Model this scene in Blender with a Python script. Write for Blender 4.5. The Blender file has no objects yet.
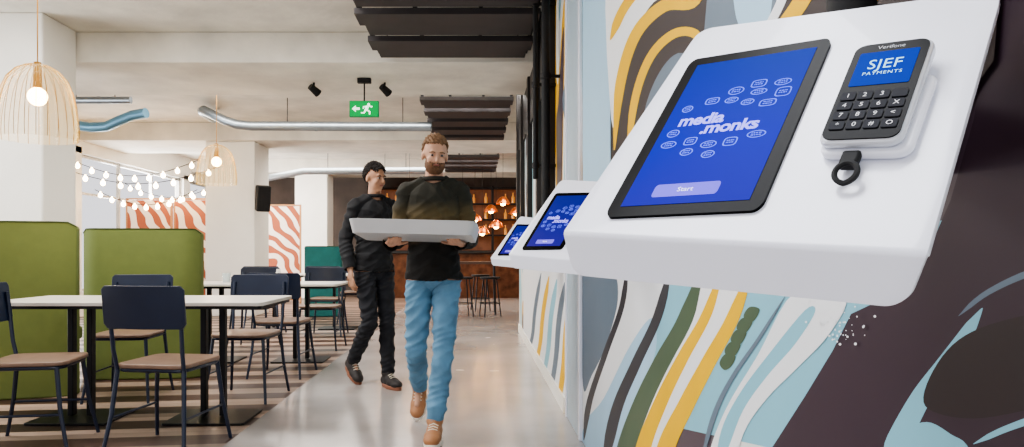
import bpy, bmesh, math, random
import numpy as np
from mathutils import Vector, Matrix, Euler
random.seed(7)
SC=bpy.context.scene; COL=SC.collection
F=700.0; CX=475.0; CY=253.0; EYE=1.05; WX=0.60
try: SC.view_settings.look='AgX - Medium High Contrast'
except Exception: pass

# ------------------------------------------------------------------ materials
def lin(c):
    if isinstance(c,str):
        c=[int(c[i:i+2],16)/255 for i in (0,2,4)]
    return tuple((x/12.92 if x<=0.04045 else ((x+0.055)/1.055)**2.4) for x in c)+(1.0,)
MATS={}
def mat(name,col,rough=0.5,metal=0.0,var=0.06,scale=8.0,bump=0.0,bscale=60.0,emis=0.0,ecol=None,alpha=None,trans=0.0,coat=0.0,spec=None):
    if name in MATS: return MATS[name]
    m=bpy.data.materials.new(name); m.use_nodes=True
    nt=m.node_tree; b=nt.nodes['Principled BSDF']
    c=lin(col)
    tc=nt.nodes.new('ShaderNodeTexCoord')
    if var>0:
        n=nt.nodes.new('ShaderNodeTexNoise'); n.inputs['Scale'].default_value=scale; n.inputs['Detail'].default_value=4
        nt.links.new(tc.outputs['Object'],n.inputs['Vector'])
        r=nt.nodes.new('ShaderNodeValToRGB')
        r.color_ramp.elements[0].position=0.3; r.color_ramp.elements[1].position=0.7
        r.color_ramp.elements[0].color=tuple(max(0,x*(1-var)) for x in c[:3])+(1,)
        r.color_ramp.elements[1].color=tuple(min(1,x*(1+var)) for x in c[:3])+(1,)
        nt.links.new(n.outputs['Fac'],r.inputs['Fac']); nt.links.new(r.outputs['Color'],b.inputs['Base Color'])
    else: b.inputs['Base Color'].default_value=c
    b.inputs['Roughness'].default_value=rough; b.inputs['Metallic'].default_value=metal
    if coat: b.inputs['Coat Weight'].default_value=coat
    if trans: b.inputs['Transmission Weight'].default_value=trans
    if spec is not None: b.inputs['Specular IOR Level'].default_value=spec
    if alpha is not None: b.inputs['Alpha'].default_value=alpha
    if emis>0:
        b.inputs['Emission Color'].default_value=lin(ecol or col); b.inputs['Emission Strength'].default_value=emis
    if bump>0:
        n2=nt.nodes.new('ShaderNodeTexNoise'); n2.inputs['Scale'].default_value=bscale; n2.inputs['Detail'].default_value=3
        nt.links.new(tc.outputs['Object'],n2.inputs['Vector'])
        bp=nt.nodes.new('ShaderNodeBump'); bp.inputs['Strength'].default_value=bump; bp.inputs['Distance'].default_value=0.01
        nt.links.new(n2.outputs['Fac'],bp.inputs['Height']); nt.links.new(bp.outputs['Normal'],b.inputs['Normal'])
    MATS[name]=m; return m

# ------------------------------------------------------------------ mesh helpers
def box(bm,c,s,rot=None):
    M=Matrix.Translation(Vector(c))@((rot.to_matrix().to_4x4()) if rot else Matrix())@Matrix.Diagonal((s[0],s[1],s[2],1))
    return bmesh.ops.create_cube(bm,size=1,matrix=M)['verts']
def cyl(bm,p0,p1,r0,r1=None,n=16):
    p0=Vector(p0);p1=Vector(p1);d=p1-p0;r1=r0 if r1 is None else r1
    M=Matrix.Translation((p0+p1)/2)@d.to_track_quat('Z','Y').to_matrix().to_4x4()
    return bmesh.ops.create_cone(bm,cap_ends=True,segments=n,radius1=r0,radius2=r1,depth=d.length,matrix=M)['verts']
def sph(bm,c,r,u=16,v=10,rot=None):
    if not hasattr(r,'__len__'): r=(r,r,r)
    M=Matrix.Translation(Vector(c))@(rot.to_4x4() if rot else Matrix())@Matrix.Diagonal((r[0],r[1],r[2],1))
    return bmesh.ops.create_uvsphere(bm,u_segments=u,v_segments=v,radius=1,matrix=M)['verts']
def tube(bm,pts,r,n=10,closed=False):
    pts=[Vector(p) for p in pts]; rings=[]; N=len(pts); up=None
    for i,p in enumerate(pts):
        a=pts[(i-1)%N] if (closed or i>0) else p; b=pts[(i+1)%N] if (closed or i<N-1) else p
        t=(b-a).normalized()
        if up is None:
            up=Vector((0,0,1)) if abs(t.z)<0.9 else Vector((1,0,0))
        s=t.cross(up).normalized(); up=s.cross(t).normalized()
        rr=r[i] if hasattr(r,'__len__') else r
        rings.append([bm.verts.new(p+s*math.cos(k*2*math.pi/n)*rr+up*math.sin(k*2*math.pi/n)*rr) for k in range(n)])
    for i in range(N if closed else N-1):
        A=rings[i];Bq=rings[(i+1)%N]
        for k in range(n): bm.faces.new((A[k],A[(k+1)%n],Bq[(k+1)%n],Bq[k]))
    if not closed:
        bm.faces.new(rings[0][::-1]); bm.faces.new(rings[-1])
def lathe(bm,prof,n=32,c=(0,0,0)):
    c=Vector(c);rings=[]
    for r,z in prof:
        rings.append([bm.verts.new(c+Vector((max(r,1e-4)*math.cos(k*2*math.pi/n),max(r,1e-4)*math.sin(k*2*math.pi/n),z))) for k in range(n)])
    for A,Bq in zip(rings,rings[1:]):
        for k in range(n): bm.faces.new((A[k],A[(k+1)%n],Bq[(k+1)%n],Bq[k]))
def prism(bm,pts,off,axis=2,base=0.0):
    def P(a,b,h):
        return Vector((h,a,b)) if axis==0 else (Vector((a,h,b)) if axis==1 else Vector((a,b,h)))
    A=[bm.verts.new(P(a,b,base)) for a,b in pts]; Bq=[bm.verts.new(P(a,b,base+off)) for a,b in pts]
    n=len(pts)
    bm.faces.new(A[::-1]);bm.faces.new(Bq)
    for k in range(n): bm.faces.new((A[k],A[(k+1)%n],Bq[(k+1)%n],Bq[k]))
def rrect(x0,y0,x1,y1,r,n=5):
    out=[]
    for cx,cy,a0 in ((x1-r,y1-r,0),(x0+r,y1-r,90),(x0+r,y0+r,180),(x1-r,y0+r,270)):
        for i in range(n+1):
            a=math.radians(a0+90*i/n); out.append((cx+r*math.cos(a),cy+r*math.sin(a)))
    return out
def fin(name,bm,mats,parent=None,bevel=0.0,smooth=True,label=None,kind=None,recalc=True,seg=2):
    if recalc: bmesh.ops.recalc_face_normals(bm,faces=bm.faces[:])
    me=bpy.data.meshes.new(name); bm.to_mesh(me); bm.free()
    if not isinstance(mats,(list,tuple)): mats=[mats]
    for m in mats: me.materials.append(m)
    ob=bpy.data.objects.new(name,me); COL.objects.link(ob)
    if smooth:
        me.polygons.foreach_set('use_smooth',[True]*len(me.polygons))
        try: me.set_sharp_from_angle(angle=math.radians(35))
        except Exception: pass
    if bevel>0:
        md=ob.modifiers.new('bevel','BEVEL'); md.width=bevel; md.segments=seg; md.limit_method='ANGLE'; md.angle_limit=math.radians(40)
    if parent: ob.parent=parent
    if label: ob['label']=label
    if kind: ob['kind']=kind
    return ob
def thing(name,label,cat,loc=(0,0,0),rz=0.0,group=None,matrix=None):
    e=bpy.data.objects.new(name,None); COL.objects.link(e); e.empty_display_size=0.1
    if matrix is not None: e.matrix_world=matrix
    else: e.location=loc; e.rotation_euler=(0,0,rz)
    e['label']=label; e['category']=cat
    if group: e['group']=group
    return e
def solo(ob,label,cat,group=None):
    ob['label']=label; ob['category']=cat
    if group: ob['group']=group
    return ob
def dup(root,loc=None,rz=None,label=None):
    def rec(o,par):
        c=o.copy(); COL.objects.link(c)
        if par: c.parent=par
        for ch in list(o.children): rec(ch,c)
        return c
    n=rec(root,None)
    if loc is not None: n.location=loc
    if rz is not None: n.rotation_euler=(0,0,rz)
    if label: n['label']=label
    return n
def struct(ob): ob['kind']='structure'; return ob
def text_bm(bm,body,size,fn,bold=0.0,align='CENTER',sp=1.0):
    cu=bpy.data.curves.new('t','FONT'); cu.body=body; cu.size=size; cu.offset=bold; cu.align_x=align; cu.align_y='CENTER'; cu.resolution_u=3; cu.space_character=sp
    ob=bpy.data.objects.new('t',cu); COL.objects.link(ob)
    dg=bpy.context.evaluated_depsgraph_get(); dg.update()
    me=bpy.data.meshes.new_from_object(ob.evaluated_get(dg))
    vs=[bm.verts.new(fn(v.co.x,v.co.y)) for v in me.vertices]
    for p in me.polygons:
        try: bm.faces.new([vs[i] for i in p.vertices])
        except ValueError: pass
    bpy.data.objects.remove(ob); bpy.data.curves.remove(cu); bpy.data.meshes.remove(me)
def smoothpoly(pts,n=6,closed=True):
    out=[];N=len(pts)
    rng=range(N) if closed else range(N-1)
    for i in rng:
        if closed: p=[pts[(i+k)%N] for k in(-1,0,1,2)]
        else: p=[pts[max(0,min(N-1,i+k))] for k in(-1,0,1,2)]
        for j in range(n):
            t=j/n
            out.append(tuple(0.5*((2*p[1][d])+(-p[0][d]+p[2][d])*t+(2*p[0][d]-5*p[1][d]+4*p[2][d]-p[3][d])*t*t+(-p[0][d]+3*p[1][d]-3*p[2][d]+p[3][d])*t**3) for d in(0,1)))
    if not closed: out.append(pts[-1])
    return out

# ------------------------------------------------------------------ palette
M_wall=mat('warm_white_plaster','EBE8E0',0.8,var=0.04,scale=2,bump=0.1,bscale=30)
M_conc=mat('painted_concrete','DAD5CA',0.78,var=0.14,scale=2.2,bump=0.4,bscale=14)
M_black=mat('black_steel','121215',0.45,0.4,var=0.1)
M_blackm=mat('matte_black','0E0E10',0.7,var=0.1)
M_navy=mat('navy_laminate','172238',0.35,var=0.08)
M_seat=mat('ash_plywood','7C6454',0.4,var=0.15,scale=14)
M_top=mat('pale_laminate','D6D1C8',0.3,var=0.03)
M_white=mat('gloss_white_solid_surface','EEF0FA',0.25,var=0.01,coat=0.25)
M_green=mat('olive_felt','66713C',0.9,var=0.05,scale=12,bump=0.08,bscale=200)
M_teal=mat('teal_felt','1F625F',0.85,var=0.1)
M_alu=mat('galvanised_duct','8E969C',0.35,0.85,var=0.08,scale=10)

# ------------------------------------------------------------------ floor
def floor_concrete():
    m=bpy.data.materials.new('polished_concrete'); m.use_nodes=True; nt=m.node_tree; b=nt.nodes['Principled BSDF']
    tc=nt.nodes.new('ShaderNodeTexCoord'); n=nt.nodes.new('ShaderNodeTexNoise'); n.inputs['Scale'].default_value=1.1; n.inputs['Detail'].default_value=7
    r=nt.nodes.new('ShaderNodeValToRGB'); r.color_ramp.elements[0].color=lin('98918C'); r.color_ramp.elements[1].color=lin('C2BCB8')
    r.color_ramp.elements[0].position=.25;r.color_ramp.elements[1].position=.75
    nt.links.new(tc.outputs['Object'],n.inputs['Vector']); nt.links.new(n.outputs['Fac'],r.inputs['Fac']); nt.links.new(r.outputs['Color'],b.inputs['Base Color'])
    n2=nt.nodes.new('ShaderNodeTexNoise'); n2.inputs['Scale'].default_value=2.5
    mr=nt.nodes.new('ShaderNodeMapRange'); mr.inputs['To Min'].default_value=.16; mr.inputs['To Max'].default_value=.32
    nt.links.new(tc.outputs['Object'],n2.inputs['Vector']); nt.links.new(n2.outputs['Fac'],mr.inputs['Value']); nt.links.new(mr.outputs['Result'],b.inputs['Roughness'])
    b.inputs['Coat Weight'].default_value=.5; b.inputs['Coat Roughness'].default_value=.16
    return m
def floor_planks():
    m=bpy.data.materials.new('striped_timber_planks'); m.use_nodes=True; nt=m.node_tree; b=nt.nodes['Principled BSDF']
    L=nt.links
    tc=nt.nodes.new('ShaderNodeTexCoord'); mp=nt.nodes.new('ShaderNodeMapping'); L.new(tc.outputs['Object'],mp.inputs['Vector'])
    mp.inputs['Rotation'].default_value=(0,0,math.radians(-7))
    sp=nt.nodes.new('ShaderNodeSeparateXYZ'); L.new(mp.outputs['Vector'],sp.inputs['Vector'])
    dv=nt.nodes.new('ShaderNodeMath'); dv.operation='DIVIDE'; dv.inputs[1].default_value=.40; L.new(sp.outputs['Y'],dv.inputs[0])
    fr=nt.nodes.new('ShaderNodeMath'); fr.operation='FRACT'; L.new(dv.outputs[0],fr.inputs[0])
    st=nt.nodes.new('ShaderNodeMath'); st.operation='GREATER_THAN'; st.inputs[1].default_value=.5; L.new(fr.outputs[0],st.inputs[0])
    br=nt.nodes.new('ShaderNodeTexBrick'); br.inputs['Scale'].default_value=1; br.inputs['Brick Width'].default_value=1.7; br.inputs['Row Height'].default_value=.10
    br.inputs['Mortar Size'].default_value=.0015; br.inputs['Mortar'].default_value=(.15,.15,.15,1)
    br.inputs['Color1'].default_value=(.38,.38,.38,1); br.inputs['Color2'].default_value=(1,1,1,1); br.offset=.37
    L.new(mp.outputs['Vector'],br.inputs['Vector'])
    c=nt.nodes.new('ShaderNodeMix'); c.data_type='RGBA'; c.inputs['A'].default_value=lin('503A31'); c.inputs['B'].default_value=lin('B59C8A'); L.new(st.outputs[0],c.inputs['Factor'])
    mx=nt.nodes.new('ShaderNodeMix'); mx.data_type='RGBA'; mx.blend_type='MULTIPLY'; mx.inputs['Factor'].default_value=.9
    L.new(c.outputs['Result'],mx.inputs['A']); L.new(br.outputs['Color'],mx.inputs['B']); L.new(mx.outputs['Result'],b.inputs['Base Color'])
    b.inputs['Roughness'].default_value=.45; b.inputs['Specular IOR Level'].default_value=.3
    return m
EDGE=-1.37
bm=bmesh.new(); box(bm,((EDGE+5)/2,9,-.05),(5-EDGE,22,.1)); struct(fin('floor',bm,floor_concrete(),smooth=False))
bm=bmesh.new(); box(bm,((EDGE-7)/2,9,-.05),(EDGE+7,22,.1)); struct(fin('floor.001',bm,floor_planks(),smooth=False))

# ------------------------------------------------------------------ ceiling, beams, columns
bm=bmesh.new(); box(bm,(-1,9,3.25),(12,22,.1)); struct(fin('ceiling',bm,M_conc,smooth=False))
for i,(y0,y1) in enumerate(((6.8,8.2),(11.5,13.0),(16.0,17.2),(1.6,3.0))):
    bm=bmesh.new(); box(bm,(-1.0,(y0+y1)/2,3.05),(12,y1-y0,.3)); struct(fin('trim_%d'%(i+1),bm,M_conc,bevel=.012,smooth=False))
for i,(x0,x1,y0,y1) in enumerate(((-4.42,-3.86,6.25,6.78),(-4.47,-3.65,11.6,12.4),(-4.17,-3.42,16.2,16.9))):
    z=3.2 if i==0 else 2.9
    bm=bmesh.new(); box(bm,((x0+x1)/2,(y0+y1)/2,z/2),(x1-x0,y1-y0,z))
    struct(fin('trim_%d'%(i+5),bm,M_wall,bevel=.015,smooth=False))
bm=bmesh.new()
wl=-6.6
box(bm,(wl,9,.2),(.2,22,.4)); box(bm,(wl,9,2.95),(.2,22,.5))
for y in (-1.9,2.6,6.9,11.4,15.8,19.9): box(bm,(wl,y,1.6),(.2,.35,2.4))
struct(fin('wall_left',bm,M_wall,smooth=False))
M_frame=mat('pale_grey_window_frame','B9B6B0',.5,var=.03)
for i,y in enumerate((.35,4.75,9.15,13.6,17.85)):
    bm=bmesh.new()
    for k in range(4): box(bm,(wl,y-1.95+k*1.3,1.55),(.06,.04,2.3))
    for z in (.43,2.05,2.67): box(bm,(wl,y,z),(.06,4.1,.04))
    struct(fin('window_%d'%(i+1),bm,M_frame,smooth=False))
bm=bmesh.new(); box(bm,(-1,18.6,1.6),(12,.2,3.2)); struct(fin('wall_back',bm,mat('dim_back_wall','574B43',.8,var=.3,scale=1.5),smooth=False))
bm=bmesh.new(); box(bm,(4.6,14,1.6),(.2,9.5,3.2)); box(bm,(2.65,9.6,1.6),(3.9,.2,3.2)); struct(fin('wall_service',bm,M_conc,smooth=False))

# ------------------------------------------------------------------ right wall with painted mural
def mural_base():
    m=bpy.data.materials.new('mural_base_paint'); m.use_nodes=True; nt=m.node_tree; b=nt.nodes['Principled BSDF']; L=nt.links
    tc=nt.nodes.new('ShaderNodeTexCoord'); mp=nt.nodes.new('ShaderNodeMapping'); L.new(tc.outputs['Object'],mp.inputs['Vector'])
    mp.inputs['Rotation'].default_value=(math.radians(35),0,0); mp.inputs['Scale'].default_value=(1,.6,.16)
    n=nt.nodes.new('ShaderNodeTexNoise'); n.inputs['Scale'].default_value=2.1; n.inputs['Detail'].default_value=.3; n.inputs['Distortion'].default_value=.8
    L.new(mp.outputs['Vector'],n.inputs['Vector'])
    r=nt.nodes.new('ShaderNodeValToRGB'); r.color_ramp.interpolation='CONSTANT'; e=r.color_ramp.elements
    cols=[(0,'43343F'),(.36,'DCA800'),(.39,'E4E4DF'),(.46,'9CC8D2'),(.56,'E8E8E6'),(.62,'43343F'),(.68,'C9D9DA')]
    e[0].position=0; e[0].color=lin(cols[0][1]); e[1].position=cols[1][0]; e[1].color=lin(cols[1][1])
    for p,c in cols[2:]:
        x=e.new(p); x.color=lin(c)
    L.new(n.outputs['Fac'],r.inputs['Fac']); L.new(r.outputs['Color'],b.inputs['Base Color']); b.inputs['Roughness'].default_value=.45
    return m
P_={'aub':mat('paint_aubergine','382833',.5,var=.03,spec=.3),'aqua':mat('paint_pale_aqua','7FB8C9',.5,var=.02),'white':mat('paint_white','E6E8EA',.5,var=.01),
 'grey':mat('paint_blue_grey','5A6C7C',.5,var=.02),'yel':mat('paint_yellow','E6B400',.5,var=.03,spec=.2),'oliv':mat('paint_olive','3C5236',.5,var=.05),
 'char':mat('paint_charcoal','1E1D27',.5,var=.03),'pale':mat('paint_pale_yellow','EAD94A',.5,var=.02),'lil':mat('paint_soft_blue','A2C6DD',.5,var=.02),'brown':mat('paint_dark_brown','2E2324',.5,var=.03,spec=.3)}
keys=list(P_.keys())
bm=bmesh.new()
box(bm,(WX+.1,4.75,1.6),(.2,9.5,3.2))
for f in bm.faces: f.material_index=0
layer=[0]
def wallpt(u,v):           # image pixel u,v projected through the camera -> wall plane Y,Z
    u=max(u,520)
    Y=WX*F/(u-CX); Z=EYE+(CY-v)*Y/F
    return (Y,min(3.19,max(0.0,Z)))
def nextx():
    layer[0]+=1; return WX-.00007*layer[0]-.0004
def paint(c,pts,sm=True,n=5):
    if sm: pts=smoothpoly(pts,n)
    x=nextx()
    vs=[bm.verts.new((x,)+wallpt(*p)) for p in pts]
    f=bm.faces.new(vs); f.material_index=1+keys.index(c)
    f.normal_update()
    if f.normal.x>0: f.normal_flip()
def stroke(c,pts,w,n=6):
    P=smoothpoly(pts,n,closed=False); N=len(P); x=nextx(); prev=None
    for i,p in enumerate(P):
        a=P[max(0,i-1)];b=P[min(N-1,i+1)];dx=b[0]-a[0];dy=b[1]-a[1];l=math.hypot(dx,dy) or 1
        t=i/(N-1); ww=(w[0]+(w[1]-w[0])*t) if hasattr(w,'__len__') else w
        ww*=.5*min(1,.12+5*min(t,1-t))
        cur=[bm.verts.new((x,)+wallpt(p[0]-dy/l*ww,p[1]+dx/l*ww)),bm.verts.new((x,)+wallpt(p[0]+dy/l*ww,p[1]-dx/l*ww))]
        if prev:
            f=bm.faces.new((prev[0],prev[1],cur[1],cur[0])); f.material_index=1+keys.index(c); f.normal_update()
            if f.normal.x>0: f.normal_flip()
        prev=cur
# lower field: pale aqua ground with broad diagonal sweeps
paint('aqua',[(560,270),(1100,200),(1100,520),(560,520)],sm=False)
paint('white',[(583,255),(668,262),(664,300),(642,350),(616,400),(598,450),(583,500)],n=6)
paint('grey',[(583,265),(612,268),(618,300),(606,345),(592,375),(583,385)])
paint('lil',[(583,430),(604,398),(630,346),(652,318),(656,350),(638,400),(618,450),(606,500),(583,500)])
stroke('char',[(628,262),(622,306),(606,352),(590,400),(584,440)],[5,6])
stroke('char',[(672,262),(658,316),(636,364),(616,412),(602,480)],[8,12])
paint('white',[(706,262),(748,266),(736,310),(708,356),(684,402),(664,450),(654,510),(622,510),(634,446),(656,392),(684,336)])
stroke('oliv',[(704,262),(686,318),(662,362),(642,404),(626,450),(618,500)],[14,20])
stroke('yel',[(726,256),(708,312),(684,356),(662,400),(643,450),(634,510)],[8,17])
stroke('yel',[(756,256),(734,316),(709,362),(687,404),(665,452),(655,520)],[11,20])
for (a,b) in ((752,314),(745,325),(739,337),(733,349),(728,361)):
    paint('oliv',[(a-8,b+2),(a-2,b-7),(a+8,b-5),(a+4,b+5),(a-3,b+9)])
paint('white',[(796,292),(846,298),(830,334),(800,366),(768,398),(744,434),(728,490),(704,510),(708,460),(726,410),(758,356)])
paint('aqua',[(806,310),(816,312),(796,344),(768,376),(744,410),(728,450),(716,470),(722,430),(740,394),(768,356)])
stroke('grey',[(786,296),(760,338),(734,376),(716,412),(702,460)],[3,6])
# aubergine field
paint('aub',[(1110,-40),(1110,600),(752,600),(770,452),(806,396),(834,350),(852,314),(890,296),(925,262),(952,200),(975,120),(990,40),(998,-40)],sm=False)
stroke('aqua',[(984,308),(970,330),(946,364),(922,398),(900,440),(884,480)],[9,28])
stroke('grey',[(960,316),(990,292),(1040,270),(1100,258)],[4,9])
paint('aqua',[(882,475),(905,434),(928,422),(952,434),(972,452),(985,520),(870,600)])
stroke('aqua',[(975,444),(1010,428),(1050,416),(1100,412)],[5,10])
paint('brown',[(925,402),(935,370),(960,340),(1000,322),(1060,312),(1100,330),(1100,400),(1050,406),(985,418),(945,415)])
for k in range(70):
    a=random.gauss(838,15); b_=random.gauss(329,11); r=random.uniform(.4,1.5)
    paint('white',[(a+r*math.cos(t*math.pi/3),b_+r*math.sin(t*math.pi/3)) for t in range(6)],sm=False)
# upper field: dark ground, yellow / grey curved strokes
paint('brown',[(613,-60),(1010,-60),(1000,60),(900,200),(613,230)],sm=False)
paint('lil',[(584,-60),(612,-60),(612,240),(584,240)],sm=False)
paint('white',[(613,-60),(690,-60),(684,-12),(656,2),(638,34),(625,90),(613,120)])
paint('grey',[(722,-40),(780,-50),(776,24),(744,40),(712,54),(708,20)])
paint('lil',[(738,-50),(776,-60),(772,24),(750,34),(738,10)])
stroke('yel',[(616,150),(622,84),(638,34),(666,6),(694,2),(710,-20)],[9,14])
stroke('yel',[(628,176),(636,104),(652,58),(676,34),(698,34),(706,54)],[7,10])
stroke('grey',[(642,180),(650,116),(664,78),(682,58),(696,68)],[8,11])
stroke('yel',[(612,40),(626,8),(648,-16),(688,-36)],[8,11])
stroke('yel',[(822,-30),(803,5),(784,30)],[18,14])
stroke('white',[(796,-30),(784,4),(770,30)],[10,8])
stroke('yel',[(892,-30),(874,5),(850,40)],[11,11])
# far section
paint('white',[(524,240),(582,240),(582,520),(524,520)],sm=False)
for k in range(5):
    u0=566-k*8
    stroke(('yel','grey','aqua')[k%3],[(u0+8,285-k*3),(u0+2,325-k*4),(u0-1,365-k*7),(u0-7,410-k*13)],[6-.6*k,5-.5*k])
stroke('yel',[(582,285),(577,330),(574,380),(566,430)],[5,7])
stroke('grey',[(577,60),(566,100),(574,150),(565,200)],[5,5])
ob=fin('wall_right',bm,[mural_base()]+[P_[k] for k in keys],smooth=False,recalc=False); struct(ob)
bm=bmesh.new(); box(bm,(WX-.006,4.22,1.5),(.012,.52,3.0)); d=struct(fin('door_1',bm,mat('pale_blue_door','A3B4BF',.4,var=.03),bevel=.003,smooth=False))
bm=bmesh.new()
for y in (3.93,4.50): box(bm,(WX-.010,y,1.6),(.02,.05,3.2))
struct(fin('trim_9',bm,M_white,bevel=.004,smooth=False))
bm=bmesh.new(); box(bm,(WX-.01,7.0,.05),(.02,4.8,.1)); struct(fin('baseboard_right',bm,M_wall,smooth=False))
bm=bmesh.new()
for y in (5.3,6.3,7.4,8.5,9.3): box(bm,(WX-.02,y,2.25),(.06,.14,1.9))
box(bm,(WX-.015,7.3,1.33),(.02,4.1,.06)); box(bm,(WX-.015,7.3,2.75),(.02,4.1,.7))
struct(fin('trim_10',bm,mat('dark_bronze_frame','221D1B',.5,var=.1),bevel=.004,smooth=False))
for (y,x,r,z0) in ((4.95,.50,.03,1.25),(5.2,.45,.02,1.6)):
    bm=bmesh.new(); cyl(bm,(x,y,z0),(x,y,3.2),r)
    for z in (z0+.1,2.3,2.9): cyl(bm,(x,y,z-.02),(x,y,z+.02),r+.008); box(bm,((x+WX)/2,y,z),(WX-x,.02,.02))
    solo(fin('wall_pipe',bm,M_blackm),'matte black vertical service pipe clipped to the wall','pipe',group='vertical pipes on the wall')

# ------------------------------------------------------------------ kiosks
th,ph,ro=-0.731,0.862,-0.095
U0=Vector((math.cos(th),math.sin(th),0)); N0=Vector((-math.sin(th),math.cos(th),0))
V0=N0*math.cos(ph)+Vector((0,0,1))*math.sin(ph)
U=U0*math.cos(ro)+V0*math.sin(ro); V=V0*math.cos(ro)-U0*math.sin(ro); Nn=U.cross(V)
def kmat(dx,dy,c=(0,0,0),dz=0,s=1.0):
    o=Vector((.118+dx,.85+dy,EYE+.019+dz))+U*c[0]+V*c[1]+Nn*c[2]
    return Matrix(((U.x*s,V.x*s,Nn.x*s,o.x),(U.y*s,V.y*s,Nn.y*s,o.y),(U.z*s,V.z*s,Nn.z*s,o.z),(0,0,0,1)))
R3=Matrix((U,V,Nn))
lipw=Vector((0,0,-.052))+N0*.008; lip=R3@lipw
BL=Vector((-.018,.007,0));BR=Vector((.370,.010,0));TR=Vector((.365,.385,0));TL=Vector((.006,.405,0))
LL=BL+lip+Vector((.010,0,0)); LR=BR+lip*.95+Vector((-.018,0,0))
def path(T,Bc,Lc):
    out=[]
    for i in range(26): out.append(T.lerp(Bc,(i/25)*.986))
    a=T.lerp(Bc,.986); c=Bc.lerp(Lc,.10)
    for i in range(1,9):
        t=i/8; out.append(a*(1-t)**2+Bc*2*t*(1-t)+c*t*t)
    for i in range(1,17): out.append(c.lerp(Lc,i/16))
    return out
QL=[(.032,.031),(.215,.050),(.208,.334),(.026,.327)]
def scr(s,t,c=.004):
    a=[(1-s)*(1-t)*QL[0][k]+s*(1-t)*QL[1][k]+s*t*QL[2][k]+(1-s)*t*QL[3][k] for k in(0,1)]
    return Vector((a[0],a[1],c))
def screenmat(name,c0,c1,c2,e):
    m=bpy.data.materials.new(name); m.use_nodes=True; nt=m.node_tree; b=nt.nodes['Principled BSDF']
    tc=nt.nodes.new('ShaderNodeTexCoord'); sp=nt.nodes.new('ShaderNodeSeparateXYZ'); nt.links.new(tc.outputs['Object'],sp.inputs['Vector'])
    mr=nt.nodes.new('ShaderNodeMapRange'); mr.inputs['From Min'].default_value=.04; mr.inputs['From Max'].default_value=.32
    nt.links.new(sp.outputs['Y'],mr.inputs['Value'])
    r=nt.nodes.new('ShaderNodeValToRGB'); r.color_ramp.elements[0].color=c0; r.color_ramp.elements[1].color=c2
    x=r.color_ramp.elements.new(.45); x.color=c1
    nt.links.new(mr.outputs['Result'],r.inputs['Fac']); nt.links.new(r.outputs['Color'],b.inputs['Emission Color']); b.inputs['Emission Strength'].default_value=e
    b.inputs['Base Color'].default_value=(.001,.002,.03,1); b.inputs['Roughness'].default_value=.3; b.inputs['Specular IOR Level'].default_value=.03
    return m
M_disp=screenmat('tablet_display',(.03,.02,.80,1),(.003,.02,.95,1),(.0,.05,.72,1),.62)
M_disp2=screenmat('tablet_display_violet',(.07,.03,.50,1),(.04,.03,.50,1),(.03,.04,.42,1),.6)
M_bez=mat('tablet_black_glass','050507',.2,var=0,spec=.06)
M_lil=mat('lilac_ui','9A96FF',.6,var=0,emis=.9,spec=0); M_btn=mat('button_lilac','7468E0',.6,var=0,emis=.5,spec=0)
M_bub=mat('pale_blue_ui','6A7CF8',.6,var=0,emis=.6,spec=0)
WORDS=['oak','Luna','BRIM','fjord','Nova','arc','Mill','TIDE','haze','Pine','Vola','KITE','ember','Roam','Bolt','drift','Sol','Wren']
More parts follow.
